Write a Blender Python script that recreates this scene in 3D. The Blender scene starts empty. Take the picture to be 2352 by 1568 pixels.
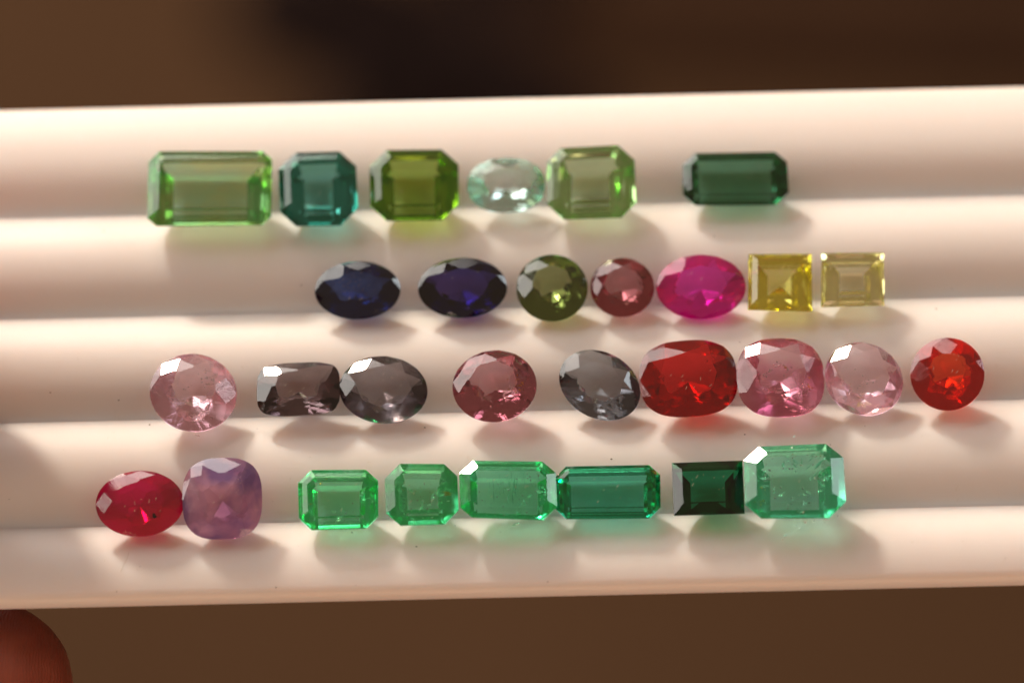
import bpy, bmesh, math, random
from mathutils import Vector, Matrix, Quaternion

# one Blender unit = one centimetre
scene = bpy.context.scene
scene.unit_settings.system = 'METRIC'
scene.unit_settings.scale_length = 0.01
C = scene.collection
rad = math.radians

# ------------------------------------------------------------------ camera
TILT = rad(32.0)            # between the tray's normal and the line of sight
ROLL = rad(1.34)
DIST = 47.0
FRAME_W = 8.2               # width of the frame at the tray, cm
view = Vector((0, -math.sin(TILT), math.cos(TILT)))
R0 = Vector((1, 0, 0)); U0 = view.cross(R0)
CR = (R0 * math.cos(ROLL) - U0 * math.sin(ROLL)).normalized()
CU = (U0 * math.cos(ROLL) + R0 * math.sin(ROLL)).normalized()
CAM = view * DIST
cam_data = bpy.data.cameras.new('camera')
cam = bpy.data.objects.new('camera', cam_data); C.objects.link(cam)
cam.matrix_world = Matrix((
    (CR.x, CU.x, view.x, CAM.x),
    (CR.y, CU.y, view.y, CAM.y),
    (CR.z, CU.z, view.z, CAM.z),
    (0, 0, 0, 1)))
cam_data.sensor_width = 36.0
cam_data.lens = 36.0 * DIST / FRAME_W
cam_data.clip_start = 1.0
cam_data.clip_end = 2000.0
cam_data.dof.use_dof = True
cam_data.dof.focus_distance = DIST - 0.75
cam_data.dof.aperture_fstop = 0.145
cam_data.dof.aperture_blades = 0
scene.camera = cam

# ------------------------------------------------------------------ light
world = bpy.data.worlds.new('World'); scene.world = world
world.use_nodes = True
bg = world.node_tree.nodes['Background']
bg.inputs['Color'].default_value = (1.0, 0.68, 0.48, 1)
bg.inputs['Strength'].default_value = 0.24

LDIR = Vector((-0.36, 0.88, 0.29)).normalized()      # low warm sunlight from behind, upper left
def aim(o, d):
    o.rotation_euler = (-d).to_track_quat('-Z', 'Y').to_euler()
key = bpy.data.lights.new('sunbeam_lamp', 'SPOT')
key.energy = 1.35e6; key.color = (1.0, 0.81, 0.64)
key.spot_size = rad(130); key.spot_blend = 0.3; key.shadow_soft_size = 9.0
ko = bpy.data.objects.new('sunbeam_lamp', key); C.objects.link(ko)
ko.location = LDIR * 180; aim(ko, LDIR)
win = bpy.data.lights.new('window_lamp', 'AREA')
win.shape = 'RECTANGLE'; win.size = 320; win.size_y = 180
win.energy = 6.3e5; win.color = (1.0, 0.95, 0.885)
wdir = Vector((-0.60, 0.74, 0.30)).normalized()
wo = bpy.data.objects.new('window_lamp', win); C.objects.link(wo)
wo.location = wdir * 230; aim(wo, wdir)

def panel(name, d, dist, w, h, energy, col):
    l = bpy.data.lights.new(name, 'AREA'); l.shape = 'RECTANGLE'; l.size = w; l.size_y = h
    l.energy = energy; l.color = col
    o = bpy.data.objects.new(name, l); C.objects.link(o)
    d = Vector(d).normalized(); o.location = d * dist; aim(o, d)
panel('front_fill_lamp', (0.22, -0.96, 0.06), 240, 300, 80, 2.5e5, (1.0, 0.62, 0.42))     # added warm fill for the slopes facing the viewer
panel('second_window_lamp', (0.74, 0.52, 0.42), 250, 45, 80, 5.5e4, (0.86, 0.94, 1.0))      # a narrow window at the right

vs = scene.view_settings
vs.view_transform = 'Standard'; vs.look = 'None'; vs.gamma = 1.0
vs.use_curve_mapping = False; vs.exposure = 0.1
scene.render.engine = 'CYCLES'
cy = scene.cycles
cy.max_bounces = 16; cy.transmission_bounces = 16; cy.glossy_bounces = 10; cy.diffuse_bounces = 4
cy.caustics_refractive = True; cy.caustics_reflective = True
cy.blur_glossy = 1.0
cy.sample_clamp_indirect = 60.0; cy.sample_clamp_direct = 0.0
cy.use_denoising = True
cy.use_adaptive_sampling = True; cy.adaptive_threshold = 0.02; cy.adaptive_min_samples = 20

# ------------------------------------------------------------------ helpers
def nodes_of(name):
    m = bpy.data.materials.new(name); m.use_nodes = True
    nt = m.node_tree; nt.nodes.clear()
    out = nt.nodes.new('ShaderNodeOutputMaterial')
    return m, nt, out
def node(nt, kind, **inp):
    n = nt.nodes.new(kind)
    for k, v in inp.items():
        n.inputs[k.replace('_', ' ')].default_value = v
    return n
def link(nt, a, b): nt.links.new(a, b)
def mesh_obj(name, verts, faces, mat, parent=None, smooth=False):
    me = bpy.data.meshes.new(name)
    me.from_pydata([tuple(v) for v in verts], [], faces)
    me.update()
    if smooth:
        for p in me.polygons: p.use_smooth = True
    me.materials.append(mat)
    o = bpy.data.objects.new(name, me); C.objects.link(o)
    o.parent = parent
    return o
def tag(o, label=None, cat=None, group=None, kind=None):
    if label: o['label'] = label
    if cat: o['category'] = cat
    if group: o['group'] = group
    if kind: o['kind'] = kind
    return o

PXCM = 2352.0 / FRAME_W
def ray(px, py):
    """line of sight through a place in the frame (frame 2352 x 1568)"""
    d = -view * DIST + CR * ((px - 1176) / PXCM) + CU * ((784 - py) / PXCM)
    return d.normalized()
def at_z(px, py, z):
    d = ray(px, py); s = (z - CAM.z) / d.z
    return CAM + d * s

# ------------------------------------------------------------------ floor far behind
def floor_material():
    m, nt, out = nodes_of('brown_floor')
    p = node(nt, 'ShaderNodeBsdfPrincipled', Roughness=0.8, Specular_IOR_Level=0.03)
    tc = nt.nodes.new('ShaderNodeTexCoord')
    mp = node(nt, 'ShaderNodeMapping', Scale=(0.02, 0.006, 0.02))
    nz = node(nt, 'ShaderNodeTexNoise', Scale=1.6, Detail=4.0, Roughness=0.55)
    cr = nt.nodes.new('ShaderNodeValToRGB')
    cr.color_ramp.elements[0].position = 0.3; cr.color_ramp.elements[0].color = (0.042, 0.0215, 0.0105, 1)
    cr.color_ramp.elements[1].position = 0.7; cr.color_ramp.elements[1].color = (0.064, 0.034, 0.0175, 1)
    link(nt, tc.outputs['Object'], mp.inputs['Vector']); link(nt, mp.outputs[0], nz.inputs['Vector'])
    link(nt, nz.outputs['Fac'], cr.inputs[0]); link(nt, cr.outputs[0], p.inputs['Base Color'])
    link(nt, p.outputs[0], out.inputs[0])
    return m
FLOOR_Z = -95.0
S = 600
fl = mesh_obj('floor', [(-S, -S, FLOOR_Z), (S, -S, FLOOR_Z), (S, S, FLOOR_Z), (-S, S, FLOOR_Z)], [(0, 1, 2, 3)], floor_material())
tag(fl, 'brown floor far below the tray, out of focus', kind='structure')

# ------------------------------------------------------------------ grooved tray
PITCH = 0.972
V1 = 1.29                       # first valley (nearest the far edge)
HALF = rad(40)
ARC_R = PITCH / 2 / math.sin(HALF)
ARC_H = ARC_R * (1 - math.cos(HALF))
def tray_z(y):
    """height of the ridged surface, valleys at z = 0"""
    if y > V1 + PITCH or y < V1 - 4 * PITCH: return -5
    f = ((y - V1) / PITCH) % 1.0
    u = (f - 0.5) * PITCH
    z = math.sqrt(ARC_R ** 2 - u * u) - ARC_R * math.cos(HALF)
    e = 0.055                  # small fillet in the valley
    return 0.5 * (z + e + math.sqrt((z - e) ** 2 + e * e)) - 0.5 * (e + math.sqrt(2) * e)
def plastic():
    m, nt, out = nodes_of('white_plastic')
    p = node(nt, 'ShaderNodeBsdfPrincipled', Roughness=0.38, IOR=1.46)
    p.inputs['Base Color'].default_value = (0.88, 0.795, 0.745, 1)
    p.subsurface_method='BURLEY'; p.inputs['Subsurface Weight'].default_value = 0.8
    p.inputs['Subsurface Radius'].default_value = (1.0, 0.52, 0.32)
    p.inputs['Subsurface Scale'].default_value = 0.32
    tc = nt.nodes.new('ShaderNodeTexCoord')
    n1 = node(nt, 'ShaderNodeTexNoise', Scale=1.3, Detail=6.0, Roughness=0.6)
    r1 = nt.nodes.new('ShaderNodeMapRange')
    r1.inputs['To Min'].default_value = 0.30; r1.inputs['To Max'].default_value = 0.48
    link(nt, tc.outputs['Object'], n1.inputs['Vector']); link(nt, n1.outputs['Fac'], r1.inputs['Value'])
    link(nt, r1.outputs[0], p.inputs['Roughness'])
    mp = node(nt, 'ShaderNodeMapping', Scale=(0.5, 9.0, 9.0))
    n2 = node(nt, 'ShaderNodeTexNoise', Scale=6.0, Detail=3.0)
    bp = node(nt, 'ShaderNodeBump', Strength=0.04, Distance=0.01)
    link(nt, tc.outputs['Object'], mp.inputs['Vector']); link(nt, mp.outputs[0], n2.inputs['Vector'])
    link(nt, n2.outputs['Fac'], bp.inputs['Height']); link(nt, bp.outputs[0], p.inputs['Normal'])
    link(nt, p.outputs[0], out.inputs[0])
    return m
PLASTIC = plastic()
TX0, TX1 = -6.6, 9.4
tray = bpy.data.objects.new('gem_tray', None); C.objects.link(tray)
tag(tray, 'white plastic sorting tray with five rounded ridges, held in the hand', 'tray')
NB = 40
for r in range(5):
    y1 = V1 + PITCH * (1 - r); y0 = y1 - PITCH
    ys = [y0 + PITCH * (0.5 - 0.5 * math.cos(math.pi * i / NB)) for i in range(NB + 1)]
    prof = []
    for i, y in enumerate(ys):
        yy = min(max(y, y0 + 1e-5), y1 - 1e-5)
        prof.append((y, tray_z(yy)))
    if r == 0:                 # far edge: the last ridge runs out flatter into a rounded rim
        mid_y = (y0 + y1) / 2
        k = [(y, z) for y, z in prof if y <= mid_y]
        zt = k[-1][1]; reach = PITCH / 2 + 0.055
        for a in range(1, 17):
            u = a / 16 * reach
            k.append((mid_y + u, zt - 0.105 * (u / reach) ** 2))
        ye, ze = k[-1]
        for a in range(1, 7):
            t = a / 6 * math.pi / 2
            k.append((ye + 0.06 * math.sin(t), ze - 0.02 * math.sin(t) - 0.05 * (1 - math.cos(t))))
        prof = k
        low1 = -0.16
    else: low1 = -0.16
    if r == 4:                 # near edge: small radius, then a short upright face
        prof = [(y, z) for y, z in prof if y > y0 + 0.27]
        z_at = prof[0][1]; ya = prof[0][0]
        front = []
        for a in range(6, 0, -1):
            t = a / 6 * math.pi / 2
            front.append((ya - 0.045 * math.sin(t), z_at - 0.075 * (1 - math.cos(t)) - 0.03 * math.sin(t)))
        prof = front + prof
    low0 = -0.02 if r == 4 else -0.16
    n = len(prof)
    # sag of the moulding's underside
    under = [(prof[-1][0], low1), (prof[0][0] + (0.10 if r == 4 else 0.0), low0)]
    loop = prof + under
    xs = [TX0 + (TX1 - TX0) * i / 24 for i in range(25)]
    verts = [(x, y, z) for x in xs for (y, z) in loop]
    m = len(loop); faces = []
    for i in range(len(xs) - 1):
        for j in range(m):
            a = i * m + j; b = i * m + (j + 1) % m
            faces.append((b, a, a + m, b + m))
    faces.append(tuple(range(m))); faces.append(tuple((len(xs) - 1) * m + j for j in reversed(range(m))))
    o = mesh_obj('ridge', verts, faces, PLASTIC, tray, smooth=True)
    bm = bmesh.new(); bm.from_mesh(o.data); bmesh.ops.recalc_face_normals(bm, faces=bm.faces); bm.to_mesh(o.data); bm.free()
    for p in o.data.polygons:
        p.use_smooth = True
    o.data.set_sharp_from_angle(angle=rad(35))

# ------------------------------------------------------------------ gem cutting
def plane3(a, b, c, inside):
    n = (b - a).cross(c - a).normalized()
    if n.dot(inside - a) > 0: n = -n
    return (a.copy(), n)

def cut(planes, size):
    """a convex stone: the space behind every facet plane"""
    bm = bmesh.new()
    bmesh.ops.create_cube(bm, size=size)
    for co, no in planes:
        g = bm.verts[:] + bm.edges[:] + bm.faces[:]
        r = bmesh.ops.bisect_plane(bm, geom=g, dist=1e-5, plane_co=co, plane_no=no, clear_outer=True, clear_inner=False)
        ed = [e for e in r['geom_cut'] if isinstance(e, bmesh.types.BMEdge) and e.is_valid and e.is_boundary]
        if ed:
            bmesh.ops.holes_fill(bm, edges=ed, sides=0)
    bmesh.ops.remove_doubles(bm, verts=bm.verts[:], dist=2e-3)
    bmesh.ops.recalc_face_normals(bm, faces=bm.faces[:])
    return bm

def outline(shape, p, t):
    if shape == 'round': r = 1.0
    else:
        c, s = abs(math.cos(t)), abs(math.sin(t))
        r = (c ** p + s ** p) ** (-1.0 / p)
    return Vector((r * math.cos(t), r * math.sin(t), 0))

def brilliant(W, H, shape='round', p=2.0, table=0.58, crown=0.26, pav=0.72, girdle=0.05, jit=0.08, seed=0, phase=0.0, mid=0.48, tier=0.40, folds=12):
    """oval, round or cushion brilliant; W, H in mm; heights relative to the smaller half width"""
    rnd = random.Random(seed)
    mz = min(W, H) / 2
    sx, sy = W / 2, H / 2
    g = girdle / 2; planes = []
    ins = Vector((0, 0, 0))
    N48 = 56
    for k in range(N48):
        t = phase + 2 * math.pi * (k + 0.5) / N48
        a = outline(shape, p, t - 0.04); b = outline(shape, p, t + 0.04)
        d = (b - a).normalized(); no = Vector((d.y, -d.x, 0)); pt = outline(shape, p, t)
        planes.append((pt, no))
    def side(sign, depth, inner, frac, upto, nf):
        pl = []; mains = []; n2 = 2 * nf
        P = [outline(shape, p, phase + k * math.pi / nf) for k in range(n2)]
        for k in range(nf):
            a = P[2 * k]
            d = P[2 * k].normalized()
            # tangent direction by neighbours
            e = (P[(2 * k + 1) % n2] - P[(2 * k - 1) % n2]).normalized()
            q = Vector((a.x, a.y, sign * g))
            tip = Vector((a.x * inner, a.y * inner, sign * (g + depth * (1 + rnd.uniform(-jit, jit)))))
            mains.append(plane3(q, q + e, tip, ins))
        T = [Vector((P[2 * k].x * inner, P[2 * k].y * inner, sign * (g + depth))) for k in range(nf)]
        for k in range(nf):
            m0, m1 = mains[k], mains[(k + 1) % nf]
            z = sign * (g + depth * frac)
            # meeting point of the two mains at that height
            A = Matrix(((m0[1].x, m0[1].y), (m1[1].x, m1[1].y)))
            rhs = Vector((m0[1].dot(m0[0]) - m0[1].z * z, m1[1].dot(m1[0]) - m1[1].z * z))
            try:
                s = A.inverted() @ rhs
            except Exception:
                continue
            M = Vector((s.x, s.y, z))
            if upto:
                pl.append(plane3(T[k], T[(k + 1) % nf], M, ins))
            for i, j in ((2 * k, 2 * k + 1), (2 * k + 1, 2 * k + 2)):
                a, b = P[i % n2], P[j % n2]
                lift = sign * (g + rnd.uniform(-jit, jit) * 0.05)
                pl.append(plane3(Vector((a.x, a.y, lift)), Vector((b.x, b.y, lift)), M, ins))
        if not upto:                       # a shallower tier of facets round the point
            for k in range(nf):
                a = P[(2 * k + 1) % n2]; e = (P[(2 * k + 2) % n2] - P[2 * k]).normalized()
                z0 = -(g + depth * 0.60 * (1 + rnd.uniform(-jit, jit) * 0.5)); q = Vector((a.x * tier, a.y * tier, z0))
                tip = Vector((0, 0, -(g + depth * 0.86)))
                pl.append(plane3(q, q + e, tip, ins))
        return mains + pl
    planes += side(1, crown, table, mid, True, 8)
    planes += side(-1, pav, 0.02, 0.66, False, folds)
    planes.append((Vector((0, 0, g + crown)), Vector((0, 0, 1))))
    planes.append((Vector((0, 0, -(g + pav * 0.96))), Vector((0, 0, -1))))
    # scale to millimetres
    out = []
    for co, no in planes:
        out.append((Vector((co.x * sx, co.y * sy, co.z * mz)), Vector((no.x / sx, no.y / sy, no.z / mz)).normalized()))
    return cut(out, 30)

def step_cut(W, H, corner=0.9, crown=((0.0, 0.0), (0.45, 0.4), (0.95, 0.65)), pav=((0.0, 0.0), (0.6, 0.75), (1.3, 1.35)), girdle=0.12, floor=None, jit=0.03, seed=0, skew=0.0):
    """emerald, baguette or square cut; profile lists (inset, height) in mm"""
    rnd = random.Random(seed)
    hw, hh = W / 2, H / 2
    dirs = [(0, hw), (90, hh), (180, hw), (270, hh)]
    if corner > 0:
        q = math.sqrt(0.5)
        dc = (hw + hh - corner) * q
        dirs += [(45, dc), (135, dc), (225, dc), (315, dc)]
    planes = []
    for a, d in dirs:
        a2 = rad(a + skew * math.sin(a) + rnd.uniform(-1, 1) * jit * 25)
        d2 = d
        n2 = Vector((math.cos(a2), math.sin(a2), 0))
        planes.append((n2 * d2, n2))
        for sign, prof in ((1, crown), (-1, pav)):
            for i in range(len(prof) - 1):
                e0, z0 = prof[i]; e1, z1 = prof[i + 1]
                if a % 90 and sign < 0:            # corner pavilion facets
                    e0 *= 0.9; e1 *= 0.9
                j = 1 + rnd.uniform(-jit, jit)
                dz, de = (z1 - z0) * j, (e1 - e0)
                no = (n2 * dz + Vector((0, 0, sign * de))).normalized()
                co = n2 * (d2 - e0) + Vector((0, 0, sign * (girdle / 2 + z0)))
                planes.append((co, no))
    planes.append((Vector((0, 0, girdle / 2 + crown[-1][1])), Vector((0, 0, 1))))
    zb = floor if floor is not None else pav[-1][1]
    planes.append((Vector((0, 0, -girdle / 2 - zb)), Vector((0, 0, -1))))
    return cut(planes, 30)

# ------------------------------------------------------------------ gem materials
def gem_material(name, tint, ior, rough=0.0, haze=0.0, haze_color=None, zone=None, zone_scale=2.0, scratch=0.02, thru=0.0):
    """cut stone: colourless where light enters or glances off, tinted each time it meets the inside of a facet"""
    m, nt, out = nodes_of(name)
    geo = nt.nodes.new('ShaderNodeNewGeometry')
    tc = nt.nodes.new('ShaderNodeTexCoord')
    mixc = nt.nodes.new('ShaderNodeMix'); mixc.data_type = 'RGBA'
    mixc.inputs[6].default_value = (1, 1, 1, 1); mixc.inputs[7].default_value = (*tint, 1)
    link(nt, geo.outputs['Backfacing'], mixc.inputs[0])
    nz = node(nt, 'ShaderNodeTexNoise', Scale=zone_scale, Detail=3.0, Roughness=0.55)
    link(nt, tc.outputs['Object'], nz.inputs['Vector'])
    zr = nt.nodes.new('ShaderNodeValToRGB')
    zr.color_ramp.elements[0].position = 0.42; zr.color_ramp.elements[1].position = 0.60
    zr.color_ramp.elements[0].color = (*tint, 1)
    z2 = zone if zone else tuple(min(1, c * 1.12) for c in tint)
    zr.color_ramp.elements[1].color = (*z2, 1)
    link(nt, nz.outputs['Fac'], zr.inputs[0]); link(nt, zr.outputs[0], mixc.inputs[7])
    gl = node(nt, 'ShaderNodeBsdfGlass', Roughness=rough, IOR=ior)
    link(nt, mixc.outputs[2], gl.inputs['Color'])
    mp = node(nt, 'ShaderNodeMapping', Scale=(14, 60, 30))
    mp.inputs['Rotation'].default_value = (0.3, 0.2, 0.7)
    sn = node(nt, 'ShaderNodeTexNoise', Scale=1.0, Detail=4.0, Roughness=0.7)
    bp = node(nt, 'ShaderNodeBump', Strength=scratch, Distance=0.01)
    link(nt, tc.outputs['Object'], mp.inputs['Vector']); link(nt, mp.outputs[0], sn.inputs['Vector'])
    link(nt, sn.outputs['Fac'], bp.inputs['Height']); link(nt, bp.outputs[0], gl.inputs['Normal'])
    last = gl.outputs[0]
    if thru > 0:
        tr = nt.nodes.new('ShaderNodeBsdfTransparent')
        link(nt, mixc.outputs[2], tr.inputs['Color'])
        mx = nt.nodes.new('ShaderNodeMixShader'); mx.inputs[0].default_value = thru
        link(nt, last, mx.inputs[1]); link(nt, tr.outputs[0], mx.inputs[2]); last = mx.outputs[0]
    if haze > 0:
        tl = nt.nodes.new('ShaderNodeBsdfTranslucent'); df = nt.nodes.new('ShaderNodeBsdfDiffuse')
        hc = haze_color or tint
        hr = nt.nodes.new('ShaderNodeValToRGB')
        hr.color_ramp.elements[0].position = 0.40; hr.color_ramp.elements[1].position = 0.62
        hr.color_ramp.elements[0].color = (*hc, 1)
        hr.color_ramp.elements[1].color = (*(zone if zone else hc), 1)
        link(nt, nz.outputs['Fac'], hr.inputs[0])
        link(nt, hr.outputs[0], tl.inputs['Color']); link(nt, hr.outputs[0], df.inputs['Color'])
        a = nt.nodes.new('ShaderNodeMixShader'); a.inputs[0].default_value = 0.5
        link(nt, tl.outputs[0], a.inputs[1]); link(nt, df.outputs[0], a.inputs[2])
        b = nt.nodes.new('ShaderNodeMixShader'); b.inputs[0].default_value = haze
        link(nt, last, b.inputs[1]); link(nt, a.outputs[0], b.inputs[2]); last = b.outputs[0]
    link(nt, last, out.inputs[0])
    return m

GROUP = 'loose cut gemstones lying in the tray grooves'
GEMS = []
def place_gem(name, label, bm, box, row, tint, ior=1.62, lean=(9, 0), yaw=0.0, haze=0.0, haze_color=None, zone=None,
              zone_scale=2.0, rough=0.0, scratch=0.015, back=None, thru=0.0, up=0.0):
    """box: where the stone is seen (frame 2352 x 1568); it is dropped on the tray until it touches"""
    bmesh.ops.scale(bm, vec=(0.1, 0.1, 0.1), verts=bm.verts[:])
    bm.normal_update()
    q = Quaternion((1, 0, 0), rad(lean[0])) @ Quaternion((0, 1, 0), rad(lean[1])) @ Quaternion((0, 0, 1), rad(yaw))
    Rm = q.to_matrix()
    vs_ = [Rm @ v.co for v in bm.verts]
    cx, cy_ = (box[0] + box[2]) / 2, (box[1] + box[3]) / 2
    # middle of the projected stone relative to its origin
    pu = [v.dot(CU) for v in vs_]; pr = [v.dot(CR) for v in vs_]
    ou = (max(pu) + min(pu)) / 2; orr = (max(pr) + min(pr)) / 2
    z = 0.3
    for it in range(30):
        p = at_z(cx - orr * PXCM, cy_ + ou * PXCM, z)
        need = max(tray_z(p.y + v.y) - v.z for v in vs_)
        if abs(need + 0.001 + up - z) < 1e-5: break
        z = 0.5 * z + 0.5 * (need + 0.001 + up)
    p = at_z(cx - orr * PXCM, cy_ + ou * PXCM, z)
    root = bpy.data.objects.new(name, None); C.objects.link(root)
    root.empty_display_size = 0.1
    root.location = p; root.rotation_mode = 'QUATERNION'; root.rotation_quaternion = q
    tag(root, label, 'gemstone', GROUP)
    m_top = gem_material(name + '_crown', tint, ior, rough, 0.0, None, zone, zone_scale, scratch, thru)
    m_bot = gem_material(name + '_pavilion', tint, ior, rough, haze, haze_color, zone, zone_scale, scratch * 2, thru)
    m_gir = gem_material(name + '_girdle', tint, ior, max(0.25, rough), haze, haze_color, zone, zone_scale, 0.1, thru)
    bm.faces.ensure_lookup_table()
    zmax = max(v.co.z for v in bm.verts)
    sets = {'table': [], 'crown': [], 'girdle': [], 'pavilion': []}
    for f in bm.faces:
        n = f.normal
        if n.z > 0.999 and f.calc_center_median().z > zmax - 1e-3: sets['table'].append(f)
        elif abs(n.z) < 0.12: sets['girdle'].append(f)
        elif n.z > 0: sets['crown'].append(f)
        else: sets['pavilion'].append(f)
    for part, fs in sets.items():
        if not fs: continue
        idx = {}; vv = []; ff = []
        for f in fs:
            loop = []
            for v in f.verts:
                if v.index not in idx:
                    idx[v.index] = len(vv); vv.append(v.co.copy())
                loop.append(idx[v.index])
            ff.append(loop)
        mesh_obj(part, vv, ff, {'table': m_top, 'crown': m_top, 'girdle': m_gir, 'pavilion': m_bot}[part], root)
    root['size_note'] = 0
    del root['size_note']
    GEMS.append((root, Rm, p, zmax, box))
    bm.free()
    return root

def glint_lean(bm, box, yaw, lean):
    """the small lean at which one crown facet throws the sunbeam to the viewer, as in the picture"""
    bm.normal_update()
    p = at_z((box[0] + box[2]) / 2, (box[1] + box[3]) / 2, 0.3)
    H = ((CAM - p).normalized() + (Vector(ko.location) - p).normalized()).normalized()
    q0 = (Quaternion((1, 0, 0), rad(lean[0])) @ Quaternion((0, 1, 0), rad(lean[1])) @ Quaternion((0, 0, 1), rad(yaw))).to_matrix()
    big = max(f.calc_area() for f in bm.faces if 0.5 < f.normal.z < 0.985)
    f = max((f for f in bm.faces if 0.5 < f.normal.z < 0.985 and f.calc_area() > (0.3 if len(bm.faces) > 80 else 0.07) * big), key=lambda f: (q0 @ f.normal).dot(H))
    n = f.normal.copy()
    lx, ly = lean
    def err(lx, ly):
        q = Quaternion((1, 0, 0), rad(lx)) @ Quaternion((0, 1, 0), rad(ly)) @ Quaternion((0, 0, 1), rad(yaw))
        d = q.to_matrix() @ n - H
        return d.length_squared
    step = 4.0
    while step > 0.02:
        best = min(((err(lx + a * step, ly + b * step), lx + a * step, ly + b * step) for a in (-1, 0, 1) for b in (-1, 0, 1)), key=lambda t: t[0])
        if (best[1], best[2]) == (lx, ly): step *= 0.5
        lx, ly = best[1], best[2]
    return lx, ly
def mm(box, lean=9):
    W = (box[2] - box[0]) / PXCM * 10
    H = (box[3] - box[1]) / PXCM * 10 / math.cos(TILT - rad(lean))
    return W, H

def emerald(box, name, label, tint, corner=0.22, lean=9, lean_y=0, yaw=0, crown=None, pav=None, floor=None, ior=1.58, seed=0, skew=0, glint=None, jit=0.03, **kw):
    W, H = mm(box, lean)
    s = min(W, H)
    cr = crown or ((0, 0), (0.07, 0.058), (0.15, 0.10))
    pv = pav or ((0, 0), (0.06, 0.10), (0.13, 0.20), (0.22, 0.30), (0.32, 0.385), (0.5, 0.46))
    cr = tuple((e * s, z * s) for e, z in cr); pv = tuple((e * s, z * s) for e, z in pv)
    if abs(yaw) > 1: W -= 0.01 * abs(yaw) * H; H -= 0.01 * abs(yaw) * W
    bm = step_cut(W, H, corner * s, cr, pv, girdle=0.02 * s, floor=None if floor is None else floor * s, seed=seed, skew=skew, jit=jit)
    ll = glint_lean(bm, box, yaw, (lean, lean_y)) if glint else (lean, lean_y)
    return place_gem(name, label, bm, box, 0, tint, ior, ll, yaw, **kw)
def oval(box, name, label, tint, shape='round', p=2.0, lean=9, lean_y=0, yaw=0, size=None, ior=1.74, seed=0, cutkw=None, glint=None, **kw):
    W, H = mm(box, lean)
    if size: W, H = size
    ck = dict(cutkw or {}); ck.setdefault('folds', 10 + seed % 4)
    bm = brilliant(W, H, shape, p, seed=seed, **ck)
    ll = glint_lean(bm, box, yaw, (lean, lean_y)) if glint else (lean, lean_y)
    return place_gem(name, label, bm, box, 0, tint, ior, ll, yaw, **kw)

E = 'emerald_cut_gem'; O = 'oval_gem'; RD = 'round_gem'; CU_ = 'cushion_gem'; SQ = 'square_gem'
# ---- first row: green stones
emerald((338, 347, 625, 520), E, 'pale yellow-green rectangular step-cut gem, leftmost in the top row', (0.76, 0.86, 0.54), zone=(0.64, 0.90, 0.70), corner=0.12, seed=1, ior=1.62, jit=0.07, floor=0.38, yaw=0)
emerald((640, 348, 821, 520), E, 'teal green octagonal step-cut gem between the pale and the olive stones', (0.27, 0.68, 0.60), corner=0.22, seed=2, ior=1.63, jit=0.06, floor=0.40, zone=(0.30, 0.70, 0.66))
emerald((848, 343, 1054, 508), E, 'olive green octagonal step-cut gem, third in the top row', (0.52, 0.70, 0.20), corner=0.22, seed=3, ior=1.63, jit=0.06, floor=0.38)
oval((1072, 362, 1253, 490), O, 'small pale mint oval gem with clear window, only oval of the top row', (0.82, 0.99, 0.93), shape='cushion', p=2.25, seed=4, ior=1.58, cutkw=dict(pav=0.84, crown=0.30, table=0.52, folds=8))
emerald((1256, 335, 1461, 503), E, 'pale grey-green octagonal step-cut gem touching the mint oval', (0.72, 0.86, 0.64), corner=0.20, seed=5, ior=1.62, jit=0.08, floor=0.40)
emerald((1567, 349, 1812, 472), E, 'dark bottle-green rectangular step-cut gem alone at right of top row', (0.24, 0.54, 0.38), corner=0.22, seed=6, ior=1.63, jit=0.06, floor=0.36)
# ---- second row
oval((723, 600, 920, 733), O, 'blackish blue oval gem with brown specks, leftmost in the second row', (0.05, 0.09, 0.26), lean=14, seed=7, haze=0.05, zone=(0.10, 0.18, 0.50))
oval((960, 592, 1165, 730), O, 'dark violet-blue oval gem, second in the second row', (0.09, 0.07, 0.34), lean=14, seed=8, zone=(0.13, 0.08, 0.36))
oval((1186, 585, 1350, 738), RD, 'round olive green brilliant gem with dark lower half', (0.46, 0.53, 0.26), seed=9)
oval((1356, 592, 1503, 728), RD, 'small round brownish pink gem between olive round and magenta oval', (0.70, 0.39, 0.42), seed=10, ior=1.72)
oval((1507, 585, 1713, 733), O, 'bright magenta pink oval gem in the second row', (0.86, 0.10, 0.60), lean=14, seed=11, haze=0.12, haze_color=(0.95, 0.08, 0.72))
emerald((1717, 583, 1865, 715), SQ, 'golden yellow square gem with dark facets, left of the two', (0.95, 0.90, 0.42), corner=0.0, seed=12, ior=1.76, skew=0, crown=((0, 0), (0.06, 0.07), (0.14, 0.12)), jit=0.07, yaw=-1.5)
emerald((1885, 580, 2031, 705), SQ, 'pale lemon yellow square gem, rightmost in the second row', (0.98, 0.97, 0.72), corner=0.0, seed=13, ior=1.76, crown=((0, 0), (0.07, 0.08), (0.16, 0.12)), floor=0.40, jit=0.07, yaw=-1.5)
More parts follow.
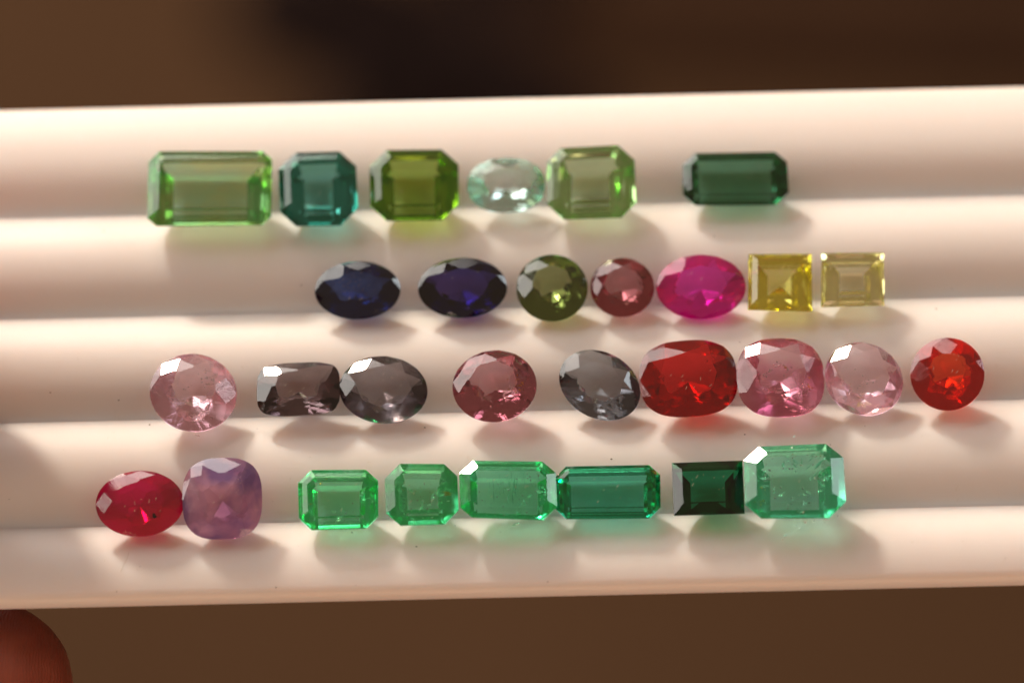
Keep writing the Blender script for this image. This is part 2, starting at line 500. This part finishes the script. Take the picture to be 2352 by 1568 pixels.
# ---- third row
oval((345, 810, 543, 993), RD, 'large round pale pink gem, leftmost in the third row', (0.90, 0.74, 0.80), seed=14, ior=1.72, glint=True, scratch=0.07, cutkw=dict(pav=0.66, table=0.52))
oval((591, 829, 780, 958), CU_, 'rectangular smoky brown cushion gem touching the smoky oval', (0.51, 0.44, 0.46), shape='cushion', p=4.0, seed=15, ior=1.72, glint=True, cutkw=dict(pav=0.68, table=0.54, folds=8))
oval((780, 820, 981, 970), O, 'smoky brownish grey oval gem, right of the rectangular smoky cushion', (0.49, 0.46, 0.49), seed=16, ior=1.72, glint=True, scratch=0.06, yaw=-6, cutkw=dict(pav=0.55, table=0.64))
oval((1040, 806, 1232, 967), O, 'dusty rose oval gem standing alone in mid third row', (0.74, 0.48, 0.53), seed=17, ior=1.72, lean=5, lean_y=-5, yaw=-8, cutkw=dict(pav=0.78))
oval((1285, 803, 1470, 965), O, 'steel grey oval gem turned askew, touching the red cushion', (0.53, 0.54, 0.57), size=(6.9, 5.5), yaw=-38, seed=18, ior=1.72, cutkw=dict(pav=0.55))
oval((1470, 783, 1692, 955), CU_, 'vivid red cushion gem in the third row', (0.72, 0.035, 0.035), shape='cushion', p=2.7, seed=19, ior=1.72, haze=0.03, haze_color=(0.8, 0.03, 0.03), yaw=3)
oval((1693, 776, 1892, 958), CU_, 'rose pink cushion gem with pale sparkles, right of the red cushion', (0.93, 0.68, 0.74), shape='cushion', p=2.6, seed=20, ior=1.72, glint=True, scratch=0.08, cutkw=dict(pav=0.72), zone=(0.88, 0.50, 0.64))
oval((1896, 782, 2072, 958), RD, 'light pink roundish gem between the pink cushion and orange-red round', (0.95, 0.79, 0.85), size=(6.5, 5.95), yaw=-50, seed=21, ior=1.72, scratch=0.03, cutkw=dict(pav=0.5, table=0.66, crown=0.24))
oval((2092, 777, 2260, 941), RD, 'round orange-red gem at the right end of third row', (0.83, 0.11, 0.035), lean=10, lean_y=-4, seed=22, ior=1.76, cutkw=dict(table=0.5))
# ---- fourth row
oval((222, 1083, 420, 1229), O, 'raspberry red oval gem with a dark pit, leftmost in the bottom row', (0.68, 0.015, 0.15), lean=10, seed=23, haze=0.45, haze_color=(0.70, 0.006, 0.13), ior=1.76)
oval((421, 1054, 600, 1235), CU_, 'hazy purple and pink cushion gem touching the raspberry oval', (0.45, 0.26, 0.44), shape='cushion', p=2.8, lean=14, seed=24, haze=0.6, haze_color=(0.30, 0.20, 0.48), zone=(0.86, 0.52, 0.64), ior=1.76, zone_scale=2.6)
emerald((687, 1082, 866, 1213), E, 'bright light green octagonal step-cut gem, first green one in the bottom row', (0.42, 0.93, 0.66), corner=0.2, seed=25, jit=0.08, floor=0.36, scratch=0.03)
emerald((887, 1068, 1050, 1203), E, 'mossy green octagonal gem, second green one in the bottom row', (0.40, 0.85, 0.63), corner=0.22, seed=26, jit=0.08, crown=((0, 0), (0.155, 0.082)), floor=0.39, scratch=0.06, haze=0.03, haze_color=(0.2, 0.6, 0.3))
emerald((1058, 1058, 1276, 1193), E, 'streaky mint green rectangular step-cut gem with white-glinting corner, bottom row', (0.34, 0.88, 0.66), corner=0.21, seed=27, jit=0.08, crown=((0, 0), (0.155, 0.082)), floor=0.35, glint=True, scratch=0.03, haze=0.03, haze_color=(0.15, 0.6, 0.35))
emerald((1277, 1071, 1514, 1188), E, 'long teal green step-cut gem touching the streaky mint one', (0.20, 0.76, 0.61), corner=0.2, seed=28, jit=0.06, floor=0.36)
emerald((1547, 1062, 1706, 1179), 'baguette_gem', 'very dark green rectangular gem with sharp corners, bottom row', (0.02, 0.36, 0.18), corner=0.0, seed=29, crown=((0, 0), (0.17, 0.12)), yaw=0)
emerald((1713, 1019, 1938, 1190), E, 'large pale sea-green octagonal gem at right end of the bottom row', (0.46, 0.88, 0.74), corner=0.20, seed=30, jit=0.08, crown=((0, 0), (0.155, 0.082)), floor=0.38, glint=True, scratch=0.06, haze=0.02, haze_color=(0.2, 0.6, 0.4))

# ------------------------------------------------------------------ flaws inside the stones
def flake_material(name, col, rough=0.22, metal=0.6):
    m, nt, out = nodes_of(name)
    p = node(nt, 'ShaderNodeBsdfPrincipled', Roughness=rough)
    p.inputs['Base Color'].default_value = (*col, 1)
    nz = node(nt, 'ShaderNodeTexNoise', Scale=30.0)
    mx = nt.nodes.new('ShaderNodeMix'); mx.data_type = 'RGBA'
    mx.inputs[6].default_value = (*col, 1); mx.inputs[7].default_value = (*[c * 0.5 for c in col], 1)
    link(nt, nz.outputs['Fac'], mx.inputs[0]); link(nt, mx.outputs[2], p.inputs['Base Color'])
    p.inputs['Metallic'].default_value = metal
    link(nt, p.outputs[0], out.inputs[0])
    return m
FLAKE = {'pale': flake_material('pale_flaw', (0.85, 0.78, 0.7)), 'brown': flake_material('brown_flaw', (0.55, 0.33, 0.20), metal=0.3),
         'dark': flake_material('dark_flaw', (0.015, 0.01, 0.01), metal=0.0), 'gold': flake_material('golden_flaw', (0.8, 0.42, 0.08)),
         'red': flake_material('red_flaw', (0.7, 0.03, 0.03)), 'green': flake_material('green_flaw', (0.30, 0.80, 0.55), metal=0.2)}
def feather_material(name, col):
    m, nt, out = nodes_of(name)
    g = node(nt, 'ShaderNodeBsdfGlossy', Roughness=0.12); g.inputs['Color'].default_value = (*col, 1)
    tr = nt.nodes.new('ShaderNodeBsdfTransparent')
    nz = node(nt, 'ShaderNodeTexNoise', Scale=22.0, Detail=4.0)
    rg = nt.nodes.new('ShaderNodeMapRange'); rg.inputs['From Min'].default_value = 0.35; rg.inputs['From Max'].default_value = 0.7
    rg.inputs['To Min'].default_value = 0.0; rg.inputs['To Max'].default_value = 0.75
    tc = nt.nodes.new('ShaderNodeTexCoord'); link(nt, tc.outputs['Object'], nz.inputs['Vector'])
    bp = node(nt, 'ShaderNodeBump', Strength=0.5, Distance=0.02)
    link(nt, nz.outputs['Fac'], bp.inputs['Height']); link(nt, bp.outputs[0], g.inputs['Normal'])
    link(nt, nz.outputs['Fac'], rg.inputs['Value'])
    mx = nt.nodes.new('ShaderNodeMixShader'); link(nt, rg.outputs[0], mx.inputs[0])
    link(nt, tr.outputs[0], mx.inputs[1]); link(nt, g.outputs[0], mx.inputs[2]); link(nt, mx.outputs[0], out.inputs[0])
    return m
FLAKE['feather'] = feather_material('green_feather', (0.75, 0.95, 0.85)); FLAKE['rosefeather'] = feather_material('rose_feather', (0.98, 0.86, 0.84))
def flaws(root, spots, kind, size, seed, z=(-0.02, 0.03), stretch=1.0, ang=None):
    """small flakes under the table; spots: (x, y, spread, count) in cm from the stone's middle"""
    rnd = random.Random(seed); V = []; F = []
    for x, y, sp, n in spots:
        for i in range(n):
            c = Vector((x + rnd.gauss(0, sp), y + rnd.gauss(0, sp), rnd.uniform(*z)))
            a = rnd.uniform(0, math.pi) if ang is None else ang + rnd.gauss(0, 0.08)
            t = Vector((math.cos(a), math.sin(a), rnd.uniform(-0.3, 0.3)))
            b = Vector((-math.sin(a), math.cos(a), rnd.uniform(-0.4, 0.4)))
            sz = size * rnd.uniform(0.4, 1.3)
            k = len(V)
            V += [c + t * sz * stretch, c + b * sz * 0.5, c - t * sz * stretch * rnd.uniform(0.5, 1), c - b * sz * rnd.uniform(0.2, 0.7), c + Vector((0, 0, sz * 0.25)), c - Vector((0, 0, sz * 0.25))]
            for q in range(4):
                F += [(k + q, k + (q + 1) % 4, k + 4), (k + (q + 1) % 4, k + q, k + 5)]
    o = mesh_obj('inclusion', V, F, FLAKE[kind], root)
    o['kind'] = 'stuff'
    return o
gem = [g[0] for g in GEMS]
flaws(gem[5], [(-0.1, 0.0, 0.05, 6), (0.0, 0.02, 0.05, 6)], 'pale', 0.006, 1)
flaws(gem[6], [(-0.03, 0.03, 0.07, 34), (0.05, -0.01, 0.06, 20), (-0.07, 0.05, 0.03, 14)], 'brown', 0.0065, 2, z=(0.0, 0.05))
flaws(gem[13], [(0.14, 0.08, 0.05, 26), (0.06, -0.17, 0.05, 14)], 'pale', 0.0121, 3)
flaws(gem[13], [(-0.03, 0.02, 0.04, 6)], 'dark', 0.006, 33)
flaws(gem[16], [(0.19, -0.01, 0.035, 14)], 'gold', 0.0135, 4)
flaws(gem[17], [(0.03, -0.10, 0.04, 12)], 'pale', 0.008, 5)
flaws(gem[18], [(0.22, 0.15, 0.03, 10), (-0.05, -0.05, 0.06, 14)], 'red', 0.008, 6)
flaws(gem[19], [(-0.10, 0.02, 0.03, 10), (0.01, 0.07, 0.04, 12), (0.18, -0.10, 0.04, 16)], 'pale', 0.0149, 7)
flaws(gem[19], [(0.20, -0.09, 0.03, 9), (0.03, 0.07, 0.02, 4)], 'gold', 0.0121, 8)
flaws(gem[20], [(0.04, -0.01, 0.06, 12), (0.02, -0.17, 0.07, 12)], 'pale', 0.0095, 9)
flaws(gem[22], [(0.12, -0.12, 0.012, 8)], 'dark', 0.017, 10, z=(0.03, 0.06))
flaws(gem[24], [(-0.22, -0.03, 0.02, 10), (-0.1, 0.16, 0.05, 8)], 'gold', 0.0095, 11)
flaws(gem[24], [(0.05, -0.15, 0.08, 16)], 'pale', 0.0095, 21)
flaws(gem[25], [(0.0, 0.0, 0.08, 26), (-0.17, 0.06, 0.02, 6)], 'gold', 0.0068, 12)
flaws(gem[25], [(0.0, -0.12, 0.08, 22), (0.15, -0.05, 0.04, 10)], 'pale', 0.0108, 22)
flaws(gem[25], [(0.19, 0.0, 0.01, 4)], 'gold', 0.0135, 23, stretch=3.5, ang=0.0)
flaws(gem[26], [(-0.06, 0.0, 0.07, 20), (0.06, 0.0, 0.07, 20)], 'green', 0.006, 13, stretch=10.0, ang=1.57)
flaws(gem[26], [(0.0, -0.15, 0.09, 24), (0.25, -0.05, 0.04, 18), (0.24, 0.1, 0.04, 8)], 'pale', 0.0108, 14)
flaws(gem[29], [(-0.21, 0.02, 0.02, 16), (0.21, 0.0, 0.03, 30), (-0.1, 0.17, 0.06, 18), (0.2, 0.18, 0.05, 14), (0.0, -0.2, 0.12, 26)], 'pale', 0.0121, 15)
flaws(gem[29], [(-0.25, -0.08, 0.03, 8), (-0.28, -0.18, 0.02, 5), (0.1, 0.2, 0.06, 8)], 'gold', 0.0095, 16)
flaws(gem[29], [(0.12, 0.15, 0.05, 8)], 'green', 0.012, 17, stretch=5.0, ang=0.8)

for i, sp, sd in ((24, [(0.0, -0.13, 0.07, 8), (0.2, 0.05, 0.03, 4)], 41), (25, [(0.0, -0.1, 0.08, 12), (-0.15, 0.02, 0.03, 6), (0.16, 0.02, 0.03, 6)], 42),
                  (26, [(0.26, 0.0, 0.05, 10), (0.0, -0.14, 0.1, 10)], 43), (29, [(0.24, 0.02, 0.04, 14), (-0.22, 0.0, 0.04, 12), (0.0, 0.19, 0.09, 12), (0.0, -0.2, 0.1, 12)], 44)):
    flaws(gem[i], sp, 'feather', 0.022, sd, z=(-0.08, 0.02), stretch=1.5)
for i, sp, sd in ((13, [(0.15, 0.06, 0.05, 10), (0.02, -0.17, 0.06, 8)], 45), (16, [(0.12, -0.08, 0.06, 14)], 46), (19, [(0.12, -0.14, 0.07, 14), (-0.05, 0.0, 0.06, 5)], 47), (20, [(0.05, -0.15, 0.07, 10)], 48), (18, [(0.2, 0.1, 0.05, 8)], 49)):
    flaws(gem[i], sp, 'rosefeather', 0.020, sd, z=(-0.07, 0.01), stretch=1.4)

# ------------------------------------------------------------------ dust and lint
def lint_material():
    m, nt, out = nodes_of('pale_lint')
    p = node(nt, 'ShaderNodeBsdfPrincipled', Roughness=0.7)
    p.inputs['Base Color'].default_value = (0.75, 0.62, 0.48, 1)
    nz = node(nt, 'ShaderNodeTexNoise', Scale=9.0)
    cr = nt.nodes.new('ShaderNodeValToRGB')
    cr.color_ramp.elements[0].color = (0.45, 0.32, 0.2, 1); cr.color_ramp.elements[1].color = (0.9, 0.8, 0.65, 1)
    link(nt, nz.outputs['Fac'], cr.inputs[0]); link(nt, cr.outputs[0], p.inputs['Base Color'])
    link(nt, p.outputs[0], out.inputs[0])
    return m
def fibre(V, F, pts, r):
    k0 = len(V)
    for i, p in enumerate(pts):
        t = (pts[min(i + 1, len(pts) - 1)] - pts[max(i - 1, 0)]).normalized()
        a = t.orthogonal().normalized(); b = t.cross(a)
        for j in range(3):
            an = 2 * math.pi * j / 3
            V.append(p + (a * math.cos(an) + b * math.sin(an)) * r)
    for i in range(len(pts) - 1):
        for j in range(3):
            a = k0 + i * 3 + j; b = k0 + i * 3 + (j + 1) % 3
            F.append((a, b, b + 3, a + 3))
rnd = random.Random(77)
V = []; F = []
for i, (root, Rm, p, zmax, box) in enumerate(GEMS):
    n = 3 if i < 13 else 8
    w = (box[2] - box[0]) / PXCM * 0.24; h = (box[3] - box[1]) / PXCM * 0.24
    for k in range(n):
        c = Vector((rnd.uniform(-w, w), rnd.uniform(-h, h), zmax + 0.0015))
        a = rad(rnd.gauss(62, 14)); L = rnd.choice((0.004, 0.006, 0.008, 0.014))
        d = Vector((math.cos(a), math.sin(a), 0)) * L
        fibre(V, F, [p + Rm @ (c - d), p + Rm @ (c + Vector((0.1 * L, 0, 0))), p + Rm @ (c + d)], 0.0011)
for k in range(170):
    x = rnd.uniform(-3.9, 3.9); y = rnd.uniform(-2.4, 0.4)
    a = rad(rnd.gauss(62, 18)); L = rnd.choice((0.005, 0.007, 0.01, 0.012))
    dx, dy = math.cos(a) * L, math.sin(a) * L
    fibre(V, F, [Vector((x + dx * s, y + dy * s, tray_z(y + dy * s) + 0.001)) for s in (-1, 0, 1)], 0.0009)
V2 = []; F2 = []
for k in range(46):
    x = rnd.uniform(-4.0, 4.0); y = rnd.uniform(-2.3, 1.2); z = tray_z(y); r = rnd.choice((0.003, 0.004, 0.005, 0.008))
    b = len(V2)
    V2 += [Vector((x + r * rnd.uniform(0.6, 1.6), y, z + 0.001)), Vector((x, y + r * rnd.uniform(0.5, 1.2), z + 0.001)), Vector((x - r, y, z + 0.001)), Vector((x, y - r * 0.7, z + 0.001)), Vector((x, y, z + r * 0.8))]
    F2 += [(b, b + 1, b + 4), (b + 1, b + 2, b + 4), (b + 2, b + 3, b + 4), (b + 3, b, b + 4)]
grit = mesh_obj('grit', V2, F2, flake_material('brown_grit', (0.16, 0.10, 0.06), 0.8, 0.0))
tag(grit, 'scattered tiny brown grit specks on the white tray', 'grit', kind='stuff')
# longer curved hairs: on the yellow square, and below the raspberry oval
r12 = GEMS[11]
fibre(V, F, [r12[2] + r12[1] @ Vector((x, y, r12[3] + 0.002)) for x, y in ((0.03, 0.11), (0.005, 0.08), (0.0, 0.05), (0.02, 0.03))], 0.0022)
c = at_z(292, 1290, 0.1)
fibre(V, F, [Vector((c.x + a, c.y + b, tray_z(c.y + b) + 0.002)) for a, b in ((0.01, 0.09), (0.005, 0.05), (-0.01, 0.0), (-0.035, -0.06), (-0.05, -0.1))], 0.0012)
lint = mesh_obj('dust', V, F, lint_material())
tag(lint, 'tiny pale lint specks scattered on the stones and the tray', 'dust', kind='stuff')

# ------------------------------------------------------------------ hand holding the tray's left end
def skin_material():
    m, nt, out = nodes_of('skin')
    p = node(nt, 'ShaderNodeBsdfPrincipled', Roughness=0.45)
    p.subsurface_method='BURLEY'; p.inputs['Subsurface Weight'].default_value = 0.8
    p.inputs['Subsurface Radius'].default_value = (1.0, 0.30, 0.15)
    p.inputs['Subsurface Scale'].default_value = 0.25
    tc = nt.nodes.new('ShaderNodeTexCoord')
    nz = node(nt, 'ShaderNodeTexNoise', Scale=2.5, Detail=5.0)
    cr = nt.nodes.new('ShaderNodeValToRGB')
    cr.color_ramp.elements[0].position = 0.3; cr.color_ramp.elements[0].color = (0.27, 0.055, 0.03, 1)
    cr.color_ramp.elements[1].position = 0.7; cr.color_ramp.elements[1].color = (0.40, 0.10, 0.06, 1)  # skin tone darkened to carry the shade on the fingertip under the tray
    link(nt, tc.outputs['Object'], nz.inputs['Vector']); link(nt, nz.outputs['Fac'], cr.inputs[0])
    link(nt, cr.outputs[0], p.inputs['Base Color'])
    wv = node(nt, 'ShaderNodeTexWave', Scale=14.0, Distortion=6.0, Detail=2.0)
    bp = node(nt, 'ShaderNodeBump', Strength=0.35, Distance=0.015)
    link(nt, tc.outputs['Object'], wv.inputs['Vector']); link(nt, wv.outputs['Fac'], bp.inputs['Height'])
    link(nt, bp.outputs[0], p.inputs['Normal'])
    link(nt, p.outputs[0], out.inputs[0])
    return m
def tube(bm, a, b, ra, rb, n=20):
    """one tapered segment with round ends"""
    a, b = Vector(a), Vector(b); t = (b - a).normalized(); u = t.orthogonal().normalized(); w = t.cross(u)
    rings = []
    K = 5
    prof = [(a - t * ra * math.cos(math.pi / 2 * i / K), ra * math.sin(math.pi / 2 * i / K)) for i in range(1, K + 1)]
    prof += [(b + t * rb * math.sin(math.pi / 2 * i / K), rb * math.cos(math.pi / 2 * i / K)) for i in range(0, K)]
    for c, r in prof:
        rings.append([bm.verts.new(c + (u * math.cos(2 * math.pi * j / n) + w * math.sin(2 * math.pi * j / n)) * r) for j in range(n)])
    for i in range(len(rings) - 1):
        for j in range(n):
            bm.faces.new((rings[i][j], rings[i][(j + 1) % n], rings[i + 1][(j + 1) % n], rings[i + 1][j]))
    bm.faces.new(list(reversed(rings[0]))); bm.faces.new(rings[-1])
def chain(bm, pts):
    for (a, ra), (b, rb) in zip(pts, pts[1:]): tube(bm, a, b, ra, rb)
hand = bpy.data.objects.new('hand', None); C.objects.link(hand)
hand.location = (-9.5, -1.0, -1.5)
tag(hand, 'hand gripping the left end of tray, a reddish fingertip showing below it', 'hand')
bm = bmesh.new()
tips = []
PINKY = [((-9.0, -2.75, -1.75), 0.92), ((-6.6, -2.78, -1.55), 0.72), ((-5.3, -2.68, -1.02), 0.78), ((-4.24, -2.58, -0.90), 0.74)]
RING = [((-8.8, -1.55, -1.7), 1.0), ((-6.6, -1.45, -1.55), 0.82), ((-5.9, -1.25, -1.1), 0.72), ((-5.0, -1.15, -0.84), 0.62)]
MIDDLE = [((-8.4, -0.45, -1.8), 1.05), ((-6.0, -0.25, -1.60), 0.86), ((-4.5, -0.15, -1.15), 0.76), ((-3.3, -0.12, -0.86), 0.64)]
INDEX = [((-8.5, 0.85, -1.7), 1.05), ((-5.8, 1.05, -1.6), 0.88), ((-4.1, 1.10, -1.15), 0.78), ((-2.9, 1.12, -0.86), 0.66)]
THUMB = [((-11.0, 0.6, -1.5), 1.35), ((-9.1, 1.6, -0.1), 1.20), ((-7.1, 1.25, 1.02), 0.95), ((-5.8, 0.55, 1.08), 0.90), ((-4.88, 0.10, 0.94), 0.80)]
for f in (PINKY, RING, MIDDLE, INDEX, THUMB): chain(bm, f)
for f in (PINKY, RING, MIDDLE, INDEX): tube(bm, (-12.2, -0.9 + 0.45 * (f[0][0][1] + 0.9), -1.7), f[0][0], 1.3, f[0][1])
tube(bm, (-12.2, -1.5, -1.7), (-12.2, -0.2, -1.7), 1.4, 1.4)
tube(bm, (-12.2, -0.9, -1.7), (-15.5, -1.2, -2.0), 1.75, 2.0)
tube(bm, (-15.5, -1.2, -2.0), (-22.0, -1.8, -3.0), 2.1, 3.0)
for v in bm.verts: v.co -= hand.location
me = bpy.data.meshes.new('skin'); bm.to_mesh(me); bm.free()
sk = bpy.data.objects.new('skin', me); C.objects.link(sk); sk.parent = hand
rm = sk.modifiers.new('remesh', 'REMESH'); rm.mode = 'VOXEL'; rm.voxel_size = 0.10; rm.use_smooth_shade = True
sm = sk.modifiers.new('smooth', 'SMOOTH'); sm.factor = 0.5; sm.iterations = 5
SKIN = skin_material(); me.materials.append(SKIN)
def nail(pts, up, w):
    a, b = Vector(pts[-2][0]), Vector(pts[-1][0]); r = pts[-1][1]
    t = (b - a).normalized(); up = (Vector(up) - t * t.dot(Vector(up))).normalized(); s = t.cross(up)
    VV = []; FF = []
    for layer in (0.0, -0.05):
        for i in range(7):
            for j in range(7):
                u = (i / 6 - 0.5) * 1.15; v = (j / 6 - 0.5) * 2
                wd = w * (0.75 + 0.25 * math.sqrt(max(0, 1 - (2 * abs(i / 6 - 0.5)) ** 2)))
                ang = v * wd
                rr = r * 0.985 + 0.035 + layer
                VV.append(b + t * (u * r + 0.12 * r) + (up * math.cos(ang) + s * math.sin(ang)) * rr - up * (0.10 * max(0, u) ** 2) - hand.location)
    for i in range(6):
        for j in range(6):
            q = i * 7 + j
            FF.append((q, q + 1, q + 8, q + 7)); FF.append((q + 49 + 7, q + 49 + 8, q + 49 + 1, q + 49))
    rim = [i for i in range(7)] + [i * 7 + 6 for i in range(1, 7)] + [42 + i for i in range(5, -1, -1)] + [i * 7 for i in range(5, 0, -1)]
    for i in range(len(rim)):
        a_, b_ = rim[i], rim[(i + 1) % len(rim)]
        FF.append((b_, a_, a_ + 49, b_ + 49))
    mesh_obj('nail', VV, FF, NAIL, hand, smooth=True)
NAIL, nt, out = nodes_of('nail')
p = node(nt, 'ShaderNodeBsdfPrincipled', Roughness=0.25); p.inputs['Base Color'].default_value = (0.70, 0.42, 0.34, 1)
p.inputs['Subsurface Weight'].default_value = 0.3; p.inputs['Subsurface Scale'].default_value = 0.1
nz = node(nt, 'ShaderNodeTexNoise', Scale=8.0); rr_ = nt.nodes.new('ShaderNodeMapRange'); rr_.inputs['To Min'].default_value = 0.2; rr_.inputs['To Max'].default_value = 0.35
link(nt, nz.outputs['Fac'], rr_.inputs['Value']); link(nt, rr_.outputs[0], p.inputs['Roughness'])
link(nt, p.outputs[0], out.inputs[0])
nail(THUMB, (0, 0.2, 1), 0.8)
for f in (PINKY, RING, MIDDLE, INDEX): nail(f, (0, 0, -1), 0.8)

# ------------------------------------------------------------------ blackish sheet put in for a shaded gap, far out of focus
def shade_patch_material():
    m, nt, out = nodes_of('shade_patch')
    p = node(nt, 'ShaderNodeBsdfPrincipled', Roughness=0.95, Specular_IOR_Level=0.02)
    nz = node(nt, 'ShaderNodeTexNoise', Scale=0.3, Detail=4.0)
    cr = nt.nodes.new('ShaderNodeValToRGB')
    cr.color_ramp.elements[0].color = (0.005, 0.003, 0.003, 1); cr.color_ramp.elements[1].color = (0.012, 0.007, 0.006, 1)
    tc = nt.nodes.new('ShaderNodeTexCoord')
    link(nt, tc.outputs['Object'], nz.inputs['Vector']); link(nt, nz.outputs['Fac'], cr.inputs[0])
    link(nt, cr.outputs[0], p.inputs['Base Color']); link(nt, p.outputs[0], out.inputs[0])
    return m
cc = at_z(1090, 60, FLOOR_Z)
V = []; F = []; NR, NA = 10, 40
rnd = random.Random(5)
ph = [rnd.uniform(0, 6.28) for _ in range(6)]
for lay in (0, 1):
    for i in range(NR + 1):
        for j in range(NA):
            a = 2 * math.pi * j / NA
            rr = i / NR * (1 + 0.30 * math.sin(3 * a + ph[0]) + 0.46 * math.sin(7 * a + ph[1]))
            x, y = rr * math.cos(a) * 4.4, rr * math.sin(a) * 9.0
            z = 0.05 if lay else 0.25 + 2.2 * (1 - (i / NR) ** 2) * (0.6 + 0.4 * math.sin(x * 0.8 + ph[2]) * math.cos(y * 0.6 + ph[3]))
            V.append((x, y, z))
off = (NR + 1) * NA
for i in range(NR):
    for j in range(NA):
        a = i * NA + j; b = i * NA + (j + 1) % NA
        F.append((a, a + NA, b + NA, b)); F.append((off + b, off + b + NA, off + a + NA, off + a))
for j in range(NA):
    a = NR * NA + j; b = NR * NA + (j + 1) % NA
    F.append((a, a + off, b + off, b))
cl = mesh_obj('shade_patch', V, F, shade_patch_material(), smooth=True)
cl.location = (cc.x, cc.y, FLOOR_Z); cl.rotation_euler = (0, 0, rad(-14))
tag(cl, 'blackish crumpled sheet put in for a shaded gap behind the tray, blurred', 'shade patch')

# ------------------------------------------------------------------ dark brown mat on the floor at the right
def mat_material():
    m, nt, out = nodes_of('brown_mat')
    p = node(nt, 'ShaderNodeBsdfPrincipled', Roughness=0.9, Specular_IOR_Level=0.03)
    tc = nt.nodes.new('ShaderNodeTexCoord')
    nz = node(nt, 'ShaderNodeTexNoise', Scale=0.12, Detail=5.0)
    cr = nt.nodes.new('ShaderNodeValToRGB')
    cr.color_ramp.elements[0].color = (0.015, 0.007, 0.004, 1); cr.color_ramp.elements[1].color = (0.036, 0.0175, 0.009, 1)
    link(nt, tc.outputs['Object'], nz.inputs['Vector']); link(nt, nz.outputs['Fac'], cr.inputs[0])
    link(nt, cr.outputs[0], p.inputs['Base Color']); link(nt, p.outputs[0], out.inputs[0])
    return m
a = at_z(1120, 260, FLOOR_Z); 
bm = bmesh.new(); bmesh.ops.create_cube(bm, size=1.0)
bmesh.ops.scale(bm, vec=(34, 24, 0.8), verts=bm.verts[:])
bmesh.ops.bevel(bm, geom=[e for e in bm.edges if abs(e.verts[0].co.z - e.verts[1].co.z) > 0.5], offset=2.0, segments=5, affect='EDGES', profile=0.5)
bmesh.ops.bevel(bm, geom=[e for e in bm.edges if e.verts[0].co.z > 0.3 and e.verts[1].co.z > 0.3 and e.calc_face_angle(0) > 1], offset=0.25, segments=3, affect='EDGES', profile=0.5)
me = bpy.data.meshes.new('floor_mat'); bm.to_mesh(me); bm.free(); me.materials.append(mat_material())
mt = bpy.data.objects.new('floor_mat', me); C.objects.link(mt)
mt.location = (a.x + 17.0, a.y + 12.0, FLOOR_Z + 0.404); mt.rotation_euler = (0, 0, rad(-4))
tag(mt, 'dark reddish brown mat on the floor at right behind the tray, blurred', 'mat')
